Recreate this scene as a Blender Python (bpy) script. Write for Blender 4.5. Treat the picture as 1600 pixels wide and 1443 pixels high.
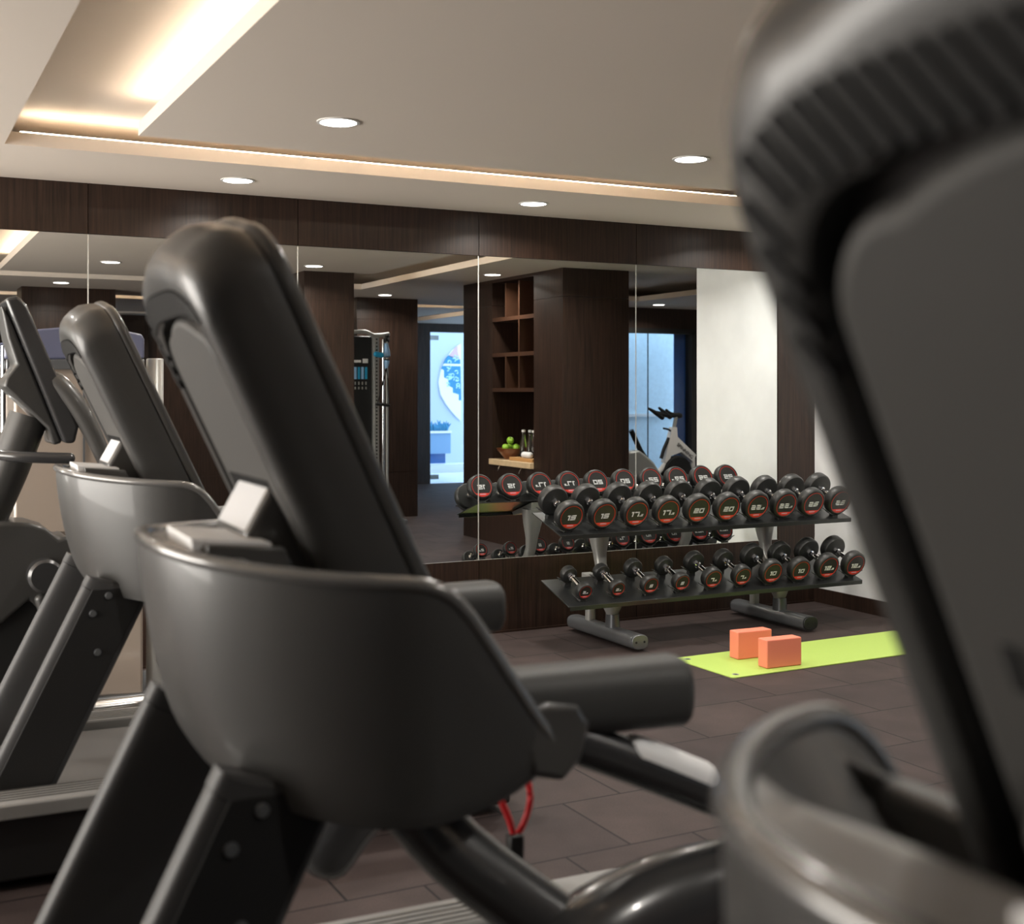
import bpy, bmesh, math, random
from mathutils import Vector, Matrix
random.seed(7)
R = math.radians
PI = math.pi
scn = bpy.context.scene
for o in list(bpy.data.objects):
    bpy.data.objects.remove(o)
COL = scn.collection

# ------------------------------------------------------------------ camera
F = 1933.0; HOR = 611.0; YAW = R(27.3); CH = 1.4
cam_d = bpy.data.cameras.new('camera')
cam = bpy.data.objects.new('camera', cam_d); COL.objects.link(cam)
cam.location = (0, 0, CH)
cam.rotation_euler = (R(90), 0, -YAW)
cam_d.sensor_width = 36
cam_d.lens = F / 1600 * 36
cam_d.shift_y = -(721.5 - HOR) / 1600
cam_d.clip_start = 0.02
cam_d.dof.use_dof = True
cam_d.dof.focus_distance = 6.9
cam_d.dof.aperture_fstop = 3.6
scn.camera = cam
def P(px, py, Y):
    """world point seen at this pixel on the plane y = Y (used to measure where real things stand)"""
    l = (px - 800) / F
    dx = math.sin(YAW) + l * math.cos(YAW); dy = math.cos(YAW) - l * math.sin(YAW)
    d = Y / dy
    return Vector((dx * d, Y, CH - (py - HOR) / F * d))
MY = 6.42
def Pm(px, py, Yv):
    v = P(px, py, Yv)
    return Vector((v.x, 2 * MY - Yv, v.z))

# ------------------------------------------------------------------ world + exposure
scn.view_settings.view_transform = 'Standard'
scn.view_settings.look = 'None'
scn.view_settings.gamma = 1
scn.view_settings.exposure = 0.06
scn.view_settings.use_curve_mapping = False
w = bpy.data.worlds.new('daylight'); scn.world = w; w.use_nodes = True
w.node_tree.nodes['Background'].inputs[0].default_value = (0.58, 0.77, 1.0, 1)
w.node_tree.nodes['Background'].inputs[1].default_value = 3.4
DOWN_W = 12.0        # watts of each downlight
COVE_E = 24.0       # emission of the cove strips
FILL_W = 265.0        # watts of the fill lamp added by the left wall
def area(name, loc, rot, sx, sy, power, col, shape='RECTANGLE', spread=180):
    l = bpy.data.lights.new(name, 'AREA'); l.shape = shape; l.size = sx
    if shape in ('RECTANGLE', 'ELLIPSE'): l.size_y = sy
    l.energy = power; l.color = col; l.spread = R(spread)
    o = bpy.data.objects.new(name, l); COL.objects.link(o)
    o.location = loc; o.rotation_euler = rot
    return o
area('left_fill_lamp', (-2.9, 4.6, 1.35), (0, R(-90), 0), 1.6, 3.5, FILL_W, (1.0, 0.95, 0.88))  # added fill lamp out of view, lifts the ceiling and machines

# ------------------------------------------------------------------ materials
def mat(name, col, rough=0.5, metal=0.0, coat=0.0, spec=0.5, emit=None, es=0, alpha=1, trans=0, bump=None):
    m = bpy.data.materials.new(name); m.use_nodes = True
    n = m.node_tree; b = n.nodes['Principled BSDF']
    b.inputs['Base Color'].default_value = (*col, 1)
    b.inputs['Roughness'].default_value = rough
    b.inputs['Metallic'].default_value = metal
    b.inputs['Coat Weight'].default_value = coat
    b.inputs['Coat Roughness'].default_value = 0.07
    b.inputs['Specular IOR Level'].default_value = spec
    b.inputs['Transmission Weight'].default_value = trans
    if emit:
        b.inputs['Emission Color'].default_value = (*emit, 1)
        b.inputs['Emission Strength'].default_value = es
    if bump:
        tc = n.nodes.new('ShaderNodeTexCoord'); nz = n.nodes.new('ShaderNodeTexNoise'); bp = n.nodes.new('ShaderNodeBump')
        nz.inputs['Scale'].default_value = bump[0]; nz.inputs['Detail'].default_value = 4
        bp.inputs['Strength'].default_value = bump[1]; bp.inputs['Distance'].default_value = 0.002
        n.links.new(tc.outputs['Object'], nz.inputs['Vector'])
        n.links.new(nz.outputs['Fac'], bp.inputs['Height']); n.links.new(bp.outputs['Normal'], b.inputs['Normal'])
        # a little colour variation too
        mx = n.nodes.new('ShaderNodeMixRGB'); mx.inputs[0].default_value = 1; mx.blend_type = 'MULTIPLY'
        mx.inputs[1].default_value = (*col, 1)
        rp = n.nodes.new('ShaderNodeMapRange'); rp.inputs[3].default_value = 0.85; rp.inputs[4].default_value = 1.15
        n.links.new(nz.outputs['Fac'], rp.inputs[0]); n.links.new(rp.outputs[0], mx.inputs[2]); n.links.new(mx.outputs[0], b.inputs['Base Color'])
    return m

def wood_mat():
    m = bpy.data.materials.new('dark_wenge_wood'); m.use_nodes = True
    n = m.node_tree; b = n.nodes['Principled BSDF']; L = n.links.new
    tc = n.nodes.new('ShaderNodeTexCoord'); mp = n.nodes.new('ShaderNodeMapping')
    mp.inputs['Scale'].default_value = (38, 38, 1.3)
    nz = n.nodes.new('ShaderNodeTexNoise'); nz.inputs['Scale'].default_value = 2.2; nz.inputs['Detail'].default_value = 7; nz.inputs['Roughness'].default_value = 0.62
    cr = n.nodes.new('ShaderNodeValToRGB')
    cr.color_ramp.elements[0].position = 0.3; cr.color_ramp.elements[0].color = (0.011, 0.0062, 0.0045, 1)
    cr.color_ramp.elements[1].position = 0.75; cr.color_ramp.elements[1].color = (0.050, 0.026, 0.017, 1)
    L(tc.outputs['Object'], mp.inputs[0]); L(mp.outputs[0], nz.inputs['Vector']); L(nz.outputs['Fac'], cr.inputs[0])
    L(cr.outputs[0], b.inputs['Base Color'])
    b.inputs['Roughness'].default_value = 0.38; b.inputs['Specular IOR Level'].default_value = 0.4
    bp = n.nodes.new('ShaderNodeBump'); bp.inputs['Strength'].default_value = 0.12; bp.inputs['Distance'].default_value = 0.002
    L(nz.outputs['Fac'], bp.inputs['Height']); L(bp.outputs['Normal'], b.inputs['Normal'])
    return m

def floor_mat():
    m = bpy.data.materials.new('rubber_floor_tiles'); m.use_nodes = True
    n = m.node_tree; b = n.nodes['Principled BSDF']; L = n.links.new
    tc = n.nodes.new('ShaderNodeTexCoord'); mp = n.nodes.new('ShaderNodeMapping')
    mp.inputs['Location'].default_value = (0.23, -0.255, 0)
    br = n.nodes.new('ShaderNodeTexBrick')
    br.inputs['Scale'].default_value = 1.0; br.inputs['Brick Width'].default_value = 0.462; br.inputs['Row Height'].default_value = 0.425
    br.inputs['Mortar Size'].default_value = 0.0045; br.inputs['Mortar Smooth'].default_value = 0.3
    br.offset = 0.5; br.squash = 1
    br.inputs['Color1'].default_value = (0.050, 0.035, 0.032, 1); br.inputs['Color2'].default_value = (0.038, 0.0265, 0.0255, 1)
    br.inputs['Mortar'].default_value = (0.003, 0.002, 0.002, 1)
    nz = n.nodes.new('ShaderNodeTexNoise'); nz.inputs['Scale'].default_value = 240; nz.inputs['Detail'].default_value = 3
    nz2 = n.nodes.new('ShaderNodeTexNoise'); nz2.inputs['Scale'].default_value = 4.5; nz2.inputs['Detail'].default_value = 6
    L(tc.outputs['Object'], mp.inputs[0]); L(mp.outputs[0], br.inputs['Vector'])
    L(tc.outputs['Object'], nz.inputs['Vector']); L(tc.outputs['Object'], nz2.inputs['Vector'])
    r1 = n.nodes.new('ShaderNodeMapRange'); r1.inputs[1].default_value = 0.3; r1.inputs[2].default_value = 0.7; r1.inputs[3].default_value = 0.75; r1.inputs[4].default_value = 1.3
    r2 = n.nodes.new('ShaderNodeMapRange'); r2.inputs[1].default_value = 0.3; r2.inputs[2].default_value = 0.7; r2.inputs[3].default_value = 0.8; r2.inputs[4].default_value = 1.22
    L(nz.outputs['Fac'], r1.inputs[0]); L(nz2.outputs['Fac'], r2.inputs[0])
    mu = n.nodes.new('ShaderNodeMath'); mu.operation = 'MULTIPLY'; L(r1.outputs[0], mu.inputs[0]); L(r2.outputs[0], mu.inputs[1])
    mx = n.nodes.new('ShaderNodeMixRGB'); mx.blend_type = 'MULTIPLY'; mx.inputs[0].default_value = 1
    L(br.outputs['Color'], mx.inputs[1]); L(mu.outputs[0], mx.inputs[2]); L(mx.outputs[0], b.inputs['Base Color'])
    b.inputs['Roughness'].default_value = 0.70; b.inputs['Specular IOR Level'].default_value = 0.28
    bp = n.nodes.new('ShaderNodeBump'); bp.inputs['Strength'].default_value = 0.25; bp.inputs['Distance'].default_value = 0.002
    L(nz.outputs['Fac'], bp.inputs['Height']); L(bp.outputs['Normal'], b.inputs['Normal'])
    return m

M = {}
M['wood'] = wood_mat()
M['floor'] = floor_mat()
M['ceil'] = mat('ceiling_paint', (0.74, 0.66, 0.58), 0.7)
M['cream'] = mat('cream_wall_paint', (0.86, 0.875, 0.88), 0.6, bump=(3, 0.02))
M['mirror'] = mat('mirror_glass', (0.86, 0.88, 0.87), 0.0, 1.0)
M['seam'] = mat('mirror_edge_strip', (0.75, 0.75, 0.70), 0.25, 0.3)
M['led'] = mat('cove_led', (1, 1, 1), 0.5, emit=(1.0, 0.84, 0.64), es=COVE_E)
M['lens'] = mat('downlight_lens', (1, 1, 1), 0.5, emit=(1.0, 0.95, 0.88), es=14)
M['trimw'] = mat('white_trim', (0.8, 0.8, 0.78), 0.4)
M['plastic'] = mat('charcoal_plastic', (0.042, 0.0412, 0.0395), 0.42, coat=0.15, bump=(900, 0.05))
M['plastic2'] = mat('grey_satin_plastic', (0.062, 0.060, 0.057), 0.36, coat=0.25)
M['upright'] = mat('dark_upright_paint', (0.050, 0.050, 0.051), 0.55, spec=0.35)
M['planterb'] = mat('planter_blue_paint', (0.20, 0.36, 0.56), 0.6)
M['foot'] = mat('grey_metallic_foot', (0.24, 0.25, 0.26), 0.3, 0.7)
M['panel'] = mat('soft_grey_panel', (0.062, 0.060, 0.057), 0.6, spec=0.3)
M['black'] = mat('black_plastic', (0.012, 0.012, 0.012), 0.4)
M['matte'] = mat('matte_black', (0.006, 0.006, 0.006), 0.8)
M['gloss'] = mat('gloss_dark_plastic', (0.034, 0.034, 0.035), 0.27, coat=0.35)
M['screen'] = mat('dark_screen_glass', (0.01, 0.01, 0.012), 0.06)
M['tray'] = mat('pale_warm_plastic', (0.31, 0.30, 0.29), 0.35, coat=0.3)
M['label'] = mat('white_label', (0.62, 0.63, 0.65), 0.45)
M['rim'] = mat('silver_grey_rim', (0.17, 0.168, 0.165), 0.25, 0.35, coat=0.3)
M['foam'] = mat('foam_grip', (0.044, 0.044, 0.042), 0.55, bump=(600, 0.08))
M['rail'] = mat('grooved_grey_rail', (0.21, 0.207, 0.20), 0.45)
M['belt'] = mat('running_belt_rubber', (0.09, 0.085, 0.08), 0.6, bump=(500, 0.2))
M['steel'] = mat('brushed_steel', (0.72, 0.71, 0.69), 0.22, 1.0)
M['chrome'] = mat('chrome', (0.9, 0.9, 0.92), 0.08, 1.0)
M['silver'] = mat('silver_powder_coat', (0.38, 0.38, 0.36), 0.35, 0.35)
M['silver_dark'] = mat('dark_silver_coat', (0.17, 0.18, 0.19), 0.33, 0.6)
M['rubber'] = mat('black_rubber', (0.022, 0.023, 0.022), 0.42, bump=(300, 0.05))
M['red'] = mat('red_print', (0.62, 0.035, 0.02), 0.4)
M['badge'] = mat('red_badge', (0.85, 0.05, 0.03), 0.35)
M['white'] = mat('white_print', (0.85, 0.85, 0.85), 0.5)
M['shelfm'] = mat('black_shelf_steel', (0.030, 0.032, 0.032), 0.28, 0.3)
M['cradle'] = mat('black_cradle', (0.045, 0.047, 0.046), 0.3)
M['mat'] = mat('lime_foam', (0.45, 0.63, 0.13), 0.6, bump=(400, 0.15))
M['block'] = mat('coral_foam', (0.88, 0.25, 0.155), 0.65, bump=(500, 0.1))
M['eyelet'] = mat('grey_emblem', (0.35, 0.40, 0.33), 0.4)
M['cord'] = mat('red_cord', (0.75, 0.01, 0.015), 0.5)
M['glass'] = mat('tinted_glass', (0.92, 0.965, 1.0), 0.0, trans=1.0)
M['apple'] = mat('green_apple_skin', (0.30, 0.55, 0.05), 0.3, coat=0.3)
M['bowl'] = mat('brown_wood_bowl', (0.16, 0.05, 0.015), 0.3, coat=0.4)
M['board'] = mat('light_wood_board', (0.50, 0.27, 0.10), 0.45)
M['marble'] = mat('pale_stone_ledge', (0.68, 0.50, 0.30), 0.4, bump=(20, 0.1))
M['cubwood'] = mat('reddish_wood', (0.050, 0.022, 0.012), 0.35, bump=(30, 0.1))
M['bwhite'] = mat('white_bike_paint', (0.75, 0.73, 0.70), 0.3, coat=0.4)
M['shroud'] = mat('beige_shroud', (0.36, 0.30, 0.25), 0.3, 0.15, coat=0.6)
M['shroud2'] = mat('smoky_shroud', (0.11, 0.09, 0.075), 0.12, coat=0.8)
M['lilac'] = mat('blue_grey_panel', (0.11, 0.12, 0.19), 0.4)
M['cyan'] = mat('cyan_plastic', (0.02, 0.35, 0.62), 0.35)
M['pblue'] = mat('pale_blue_plastic', (0.35, 0.60, 0.9), 0.35)
M['lwall'] = mat('lobby_wall_paint', (0.52, 0.60, 0.72), 0.6)
M['lfloor'] = mat('lobby_floor_stone', (0.80, 0.85, 0.9), 0.25)
M['dblue'] = mat('deep_blue_glass', (0.02, 0.10, 0.33), 0.15)
M['teal'] = mat('teal_art', (0.01, 0.22, 0.42), 0.5)
M['tealp'] = mat('pale_teal_art', (0.45, 0.75, 0.85), 0.5)
M['pink'] = mat('pink_art', (0.65, 0.42, 0.50), 0.5)
M['stucco'] = mat('stucco_wall', (0.66, 0.82, 0.90), 0.8, bump=(25, 0.5))
M['bronze'] = mat('weight_plate_brown', (0.20, 0.13, 0.09), 0.4)

# ------------------------------------------------------------------ mesh helpers
def NB(): return bmesh.new()
def add_box(bm, x0, x1, y0, y1, z0, z1, mtx=None):
    vs = [bm.verts.new(c) for c in ((x0,y0,z0),(x1,y0,z0),(x1,y1,z0),(x0,y1,z0),(x0,y0,z1),(x1,y0,z1),(x1,y1,z1),(x0,y1,z1))]
    for f in ((0,3,2,1),(4,5,6,7),(0,1,5,4),(1,2,6,5),(2,3,7,6),(3,0,4,7)): bm.faces.new([vs[i] for i in f])
    if mtx:
        for v in vs: v.co = mtx @ v.co
    return bm
def box(x0, x1, y0, y1, z0, z1): return add_box(NB(), x0, x1, y0, y1, z0, z1)
def ring_pts(c, t, up, rx, ry, seg, power=1.0):
    t = t.normalized(); s = t.cross(up)
    if s.length < 1e-4: s = t.cross(Vector((1, 0, 0)))
    s.normalize(); u = s.cross(t).normalized()
    out = []
    for i in range(seg):
        a = 2 * PI * i / seg; ca, sa = math.cos(a), math.sin(a)
        if power != 1.0:
            ca = math.copysign(abs(ca) ** power, ca); sa = math.copysign(abs(sa) ** power, sa)
        out.append(c + s * rx * ca + u * ry * sa)
    return out
def add_loft(bm, rings, cap=True, closed=True):
    vr = [[bm.verts.new(p) for p in r] for r in rings]
    n = len(rings[0])
    for a, b in zip(vr, vr[1:]):
        for i in range(n if closed else n - 1):
            j = (i + 1) % n
            bm.faces.new((a[i], a[j], b[j], b[i]))
    if cap and closed:
        bm.faces.new(list(reversed(vr[0]))); bm.faces.new(vr[-1])
    return bm
def smooth_path(pts, n=6):
    pts = [Vector(p) for p in pts]
    if len(pts) < 3: return pts
    out = []
    for i in range(len(pts) - 1):
        p0 = pts[max(i - 1, 0)]; p1 = pts[i]; p2 = pts[i + 1]; p3 = pts[min(i + 2, len(pts) - 1)]
        for k in range(n):
            t = k / n
            out.append(0.5 * ((2 * p1) + (p2 - p0) * t + (2*p0 - 5*p1 + 4*p2 - p3) * t*t + (3*p1 - p0 - 3*p2 + p3) * t**3))
    out.append(pts[-1]); return out
def add_tube(bm, pts, r, seg=16, smooth=0, up=(0, 0, 1), ry=None, power=1.0, round_end=False):
    """r: number or list per control point"""
    rr = r if isinstance(r, (list, tuple)) else [r] * len(pts)
    if smooth:
        rv = smooth_path([(a, 0, 0) for a in rr], smooth); rr = [v.x for v in rv]
        pts = smooth_path(pts, smooth)
    pts = [Vector(p) for p in pts]; up = Vector(up)
    k = (ry / rr[0]) if ry else 1
    rings = []
    for i, p in enumerate(pts):
        t = pts[min(i + 1, len(pts) - 1)] - pts[max(i - 1, 0)]
        rings.append((p, t, rr[i]))
    if round_end:
        def capr(p, t, r0, sgn):
            out = []
            for a in (80, 60, 40, 20):
                out.append((p + t.normalized() * sgn * r0 * 0.8 * math.sin(R(a)), t, r0 * math.cos(R(a))))
            return out
        rings = capr(rings[0][0], rings[0][1], rings[0][2], -1) + rings + list(reversed(capr(rings[-1][0], rings[-1][1], rings[-1][2], 1)))
    return add_loft(bm, [ring_pts(p, t, up, q, q * k, seg, power) for p, t, q in rings])
def tube(*a, **k): return add_tube(NB(), *a, **k)
def add_lathe(bm, prof, axis='Z', seg=32, c=(0, 0, 0)):
    """prof: list of (r, h) along the axis"""
    c = Vector(c); rings = []
    for r, h in prof:
        ring = []
        for i in range(seg):
            a = 2 * PI * i / seg
            x, y = max(r, 1e-5) * math.cos(a), max(r, 1e-5) * math.sin(a)
            if axis == 'Z': v = Vector((x, y, h))
            elif axis == 'Y': v = Vector((-x, h, y))
            else: v = Vector((h, x, y))
            ring.append(c + v)
        rings.append(ring)
    return add_loft(bm, rings)
def lathe(*a, **k): return add_lathe(NB(), *a, **k)
def add_prism(bm, poly, fn0, fn1):
    """poly of 2-D points; fn0/fn1 map a 2-D point to 3-D on either side"""
    a = [bm.verts.new(fn0(p)) for p in poly]; b = [bm.verts.new(fn1(p)) for p in poly]
    n = len(poly)
    for i in range(n):
        j = (i + 1) % n; bm.faces.new((a[i], a[j], b[j], b[i]))
    bm.faces.new(list(reversed(a))); bm.faces.new(b)
    return bm
def prism_xz(poly, y0, y1): return add_prism(NB(), poly, lambda p: Vector((p[0], y0, p[1])), lambda p: Vector((p[0], y1, p[1])))
def prism_yz(poly, x0, x1): return add_prism(NB(), poly, lambda p: Vector((x0, p[0], p[1])), lambda p: Vector((x1, p[0], p[1])))
def prism_xy(poly, z0, z1): return add_prism(NB(), poly, lambda p: Vector((p[0], p[1], z0)), lambda p: Vector((p[0], p[1], z1)))
def obj(name, bm, m, parent=None, smooth=False, bevel=0, seg=2, solid=0, loc=None, subd=0):
    bmesh.ops.recalc_face_normals(bm, faces=bm.faces)
    me = bpy.data.meshes.new(name); bm.to_mesh(me); bm.free()
    o = bpy.data.objects.new(name, me); COL.objects.link(o)
    me.materials.append(M[m] if isinstance(m, str) else m)
    if smooth:
        for p in me.polygons: p.use_smooth = True
        try: me.set_sharp_from_angle(angle=R(38 if smooth is True else smooth))
        except Exception: pass
    if solid:
        s = o.modifiers.new('solid', 'SOLIDIFY'); s.thickness = solid; s.offset = -1
    if bevel:
        b = o.modifiers.new('bevel', 'BEVEL'); b.width = bevel; b.segments = seg; b.limit_method = 'ANGLE'; b.angle_limit = R(35)
        if not smooth:
            for p in me.polygons: p.use_smooth = True
            try: me.set_sharp_from_angle(angle=R(60))
            except Exception: pass
    if subd:
        s = o.modifiers.new('sub', 'SUBSURF'); s.levels = subd; s.render_levels = subd
    if parent: o.parent = parent
    if loc is not None: o.location = loc
    return o
def tag(o, label, cat, group=None, kind=None):
    o['label'] = label; o['category'] = cat
    if group: o['group'] = group
    if kind: o['kind'] = kind
    return o
def thing(name, label, cat, loc=(0, 0, 0), rot=(0, 0, 0), group=None):
    o = bpy.data.objects.new(name, None); COL.objects.link(o); o.empty_display_size = 0.1
    o.location = loc; o.rotation_euler = rot
    return tag(o, label, cat, group)
def struct(name, bm, m, label=None, **k):
    o = obj(name, bm, m, **k); o['kind'] = 'structure'
    if label: o['label'] = label
    return o
def children(o): return [c for c in bpy.data.objects if c.parent == o]
def copy_tree(o, parent=None):
    c = o.copy(); COL.objects.link(c)
    if parent: c.parent = parent
    for ch in children(o): copy_tree(ch, c)
    return c

# ------------------------------------------------------------------ room shell
XR = 5.58; ZC = 2.43; ZU = 2.575
X0, X1, YB = -3.0, 10.2, -4.4
struct('floor', box(X0, X1, YB, MY + 0.3, -0.05, 0), 'floor', 'dark brown rubber tile floor laid in a running bond')

def slab_with_holes(xs, ys, filled, z0, z1):
    bm = NB()
    nx, ny = len(xs) - 1, len(ys) - 1
    g = [[filled((xs[i] + xs[i+1]) / 2, (ys[j] + ys[j+1]) / 2) for j in range(ny)] for i in range(nx)]
    def q(*c): bm.faces.new([bm.verts.new(p) for p in c])
    for i in range(nx):
        for j in range(ny):
            if not g[i][j]: continue
            a, b, c, d = xs[i], xs[i+1], ys[j], ys[j+1]
            q((a,c,z0),(a,d,z0),(b,d,z0),(b,c,z0)); q((a,c,z1),(b,c,z1),(b,d,z1),(a,d,z1))
            if i == 0 or not g[i-1][j]: q((a,c,z0),(a,c,z1),(a,d,z1),(a,d,z0))
            if i == nx-1 or not g[i+1][j]: q((b,c,z0),(b,d,z0),(b,d,z1),(b,c,z1))
            if j == 0 or not g[i][j-1]: q((a,c,z0),(b,c,z0),(b,c,z1),(a,c,z1))
            if j == ny-1 or not g[i][j+1]: q((a,d,z0),(a,d,z1),(b,d,z1),(b,d,z0))
    bmesh.ops.remove_doubles(bm, verts=bm.verts, dist=1e-5)
    return bm
coffers = [(0.485, 4.39, 1.0, 5.55), (0.485, 4.39, -4.0, -0.9), (6.3, 7.8, 0.9, 5.0), (5.2, 7.1, -3.9, -0.75), (-2.6, -0.6, 1.0, 5.55)]
well = (7.2, X1, -1.1, -0.02)
def ceil_filled(x, y):
    for a, b, c, d in coffers + [well]:
        if a < x < b and c < y < d: return False
    return True
xs = sorted({X0, X1, *[v for c in coffers + [well] for v in c[:2]]}); ys = sorted({YB, MY + 0.3, *[v for c in coffers + [well] for v in c[2:]]})
struct('ceiling', slab_with_holes(xs, ys, ceil_filled, ZC, ZC + 0.055), 'ceil', 'smooth taupe ceiling with recessed troughs')
bm = NB()
add_box(bm, X0, X1, -0.02, MY + 0.3, ZU, ZU + 0.05); add_box(bm, X0, 7.2, YB, -0.02, ZU, ZU + 0.05); add_box(bm, 7.2, X1, YB, -1.1, ZU, ZU + 0.05)
struct('ceiling_recess', bm, 'ceil')
# floating panels inside the coffers with LED strips on their upper edge
panels = [(0.95, 3.90, 1.46, 5.13), (0.95, 3.90, -3.6, -1.35), (5.6, 6.7, -3.5, -1.15), (-2.2, -1.0, 1.46, 5.13)]
plab = ['large dropped ceiling panel nearest the mirror wall with lit edges', 'dropped ceiling panel at the back of the gym seen in the mirror',
        'small dropped ceiling panel near the glass entrance seen in the mirror', 'narrow dropped ceiling panel above the left side of the room']
for k, (a, b, c, d) in enumerate(panels):
    struct('ceiling_panel', box(a, b, c, d, ZC, ZC + 0.055), 'ceil', plab[k])
    bm = NB(); i = 0.03; w_ = 0.016; z = ZC + 0.056
    add_box(bm, a+i, a+i+w_, c+i, d-0.06, z, z+0.012); add_box(bm, b-i-w_, b-i, c+i, d-0.06, z, z+0.012)
    add_box(bm, a+0.25, b-0.25, d-i-w_, d-i, z, z+0.012)
    yo = d + 0.42 if k in (0, 3) else d + 0.45
    add_box(bm, a-0.40, b+0.40, yo+0.035, yo+0.050, z, z+0.010)
    struct('ceiling_cove_strip', bm, 'led')
bm = NB(); add_box(bm, 6.26, 6.275, 1.0, 4.9, ZC+0.056, ZC+0.066);
struct('ceiling_cove_strip', bm, 'led')

# mirror wall: backing, wood header, wood base and strip by the corner
bm = NB(); g = 0.002
add_box(bm, X0, XR + 0.2, MY + 0.012, MY + 0.3, 0, ZU)
seams = [-3.0, -1.205, -0.13, 0.945, 2.018, 3.093, 4.168, 5.27, XR]
for a, b in zip(seams, seams[1:]):
    add_box(bm, a + g, b - g, MY - 0.012, MY + 0.012, 2.18, ZC)
    add_box(bm, a + g, b - g, MY - 0.012, MY + 0.012, 0.012, 0.428)
add_box(bm, 5.272, XR, MY - 0.012, MY + 0.012, 0.428, 2.18)
add_box(bm, X0, -1.2, MY - 0.012, MY + 0.012, 0.428, 2.18)
struct('wall_back', bm, 'wood', 'dark wood wall around the mirror panels')
struct('baseboard_back', box(X0, XR, MY - 0.02, MY - 0.012, 0, 0.012), 'wood')
mnames = ['far left mirror panel behind the strength machine', 'mirror panel to the left, behind the second treadmill display', 'mirror panel behind the big treadmill display, reflecting the dark pillars',
          'mirror panel reflecting the bright doorway and the cable tower', 'mirror panel reflecting the cubby shelves and green apples', 'rightmost mirror panel, reflecting the cream wall and the white bike']
for k, (a, b) in enumerate(zip(seams[1:7], seams[2:8])):
    tag(obj('mirror_panel', box(a + 0.0035, b - 0.0035, MY - 0.006, MY + 0.012, 0.43, 2.178), 'mirror'), mnames[k], 'mirror', 'wall mirror panels')
bm = NB()
for s in seams[2:7]: add_box(bm, s - 0.0034, s + 0.0034, MY - 0.0045, MY + 0.012, 0.43, 2.178)
add_box(bm, -1.2, 5.27, MY - 0.0075, MY + 0.012, 0.4285, 0.4300)
struct('trim_1', bm, 'seam', 'thin bright strips between the mirror panels')

# right wall (short) and the bike bay beyond it
YE = 5.09
struct('wall_right', box(XR, XR + 0.25, YE, MY, 0.0, ZC), 'cream', 'cream painted wall beside the dumbbell rack')
bm = NB(); add_box(bm, XR - 0.012, XR, YE, MY - 0.02, 0, 0.095); struct('baseboard_right', bm, 'wood')
struct('wall_bay', box(XR + 0.25, X1, MY - 0.2, MY, 0, ZU), 'cream')
struct('wall_bay_side', box(X1 - 0.1, X1, 0, MY - 0.2, 0, ZU), 'cream')
# wall with the glazing behind the bikes (faces the mirror)
bm = NB(); wx0, wx1, wz = 7.4, 9.28, 2.12
add_box(bm, 6.75, wx0, -0.12, 0, 0, ZU); add_box(bm, wx1, X1, -0.12, 0, 0, ZU); add_box(bm, wx0, wx1, -0.12, 0, wz, ZU)
struct('wall_glazed', bm, 'wood')
bm = NB()
add_box(bm, wx1 - 0.12, wx1, -0.13, 0.02, 0, wz + 0.03); add_box(bm, wx0, wx1, -0.13, 0.02, wz, wz + 0.06); add_box(bm, wx0, wx0+0.04, -0.13, 0.02, 0, wz)
struct('window_1', bm, 'black', 'floor to ceiling window in a black frame behind the white bike')
gl = obj('window_glass', box(wx0 + 0.04, wx1 - 0.12, -0.07, -0.06, 0.0, wz), 'glass', bpy.data.objects['window_1'])
obj('window_joint', box(8.55, 8.557, -0.075, -0.055, 0, wz), 'black', bpy.data.objects['window_1'])
obj('blue_curtain', box(8.99, 9.17, -0.14, -0.125, 0, wz), 'dblue', bpy.data.objects['window_1'])
bm = NB(); add_box(bm, 7.2, X1, -1.2, -1.1, 0, 3.6); add_box(bm, 7.1, 7.2, -1.2, -0.12, 0, ZU)
struct('wall_lightwell', bm, 'stucco', 'blue lit stucco wall outside the window')
struct('trim_2', box(7.2, X1, -1.1, -1.06, 1.06, 1.10), 'trimw')
# back wall with the entrance door, lobby beyond
bm = NB(); dx0, dx1, dz = 7.50, 8.6, 2.3
add_box(bm, X0, dx0 - 0.001, YB - 0.15, YB, 0, ZU); add_box(bm, dx1, X1, YB - 0.15, YB, 0, ZU); add_box(bm, dx0, dx1, YB - 0.15, YB, dz, ZU)
struct('wall_front', bm, 'wood')
struct('door_1', box(dx0 + 0.02, dx1 - 0.02, YB - 0.08, YB - 0.068, 0.01, dz - 0.01), 'glass', 'frameless glass entrance door seen in the mirror')
for zz in (0.06, dz - 0.12):
    obj('door_hinge', box(dx0 + 0.02, dx0 + 0.16, YB - 0.095, YB - 0.05, zz, zz + 0.07), 'steel', bpy.data.objects['door_1'])
struct('floor_lobby', box(5, 13, -11, YB, -0.05, 0), 'lfloor')
struct('wall_lobby', box(5, 13, -8.6, -8.4, 0, 4), 'lwall')
# left wall, unseen, given an added window to go with the fill lamp
bm = NB()
add_box(bm, X0 - 0.1, X0, YB, MY + 0.3, 0, 0.5); add_box(bm, X0 - 0.1, X0, YB, MY + 0.3, 2.35, ZC); add_box(bm, X0 - 0.1, X0, YB, 1.6, 0.5, 2.35); add_box(bm, X0 - 0.1, X0, 6.35, MY + 0.3, 0.5, 2.35); add_box(bm, X0 - 0.1, X0, YB, MY + 0.3, ZC, ZU)
struct('wall_left', bm, 'cream')
struct('added_window', box(X0 - 0.06, X0 - 0.03, 1.6, 6.35, 0.5, 2.35), 'trimw')  # added window, out of view behind the fill lamp

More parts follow.
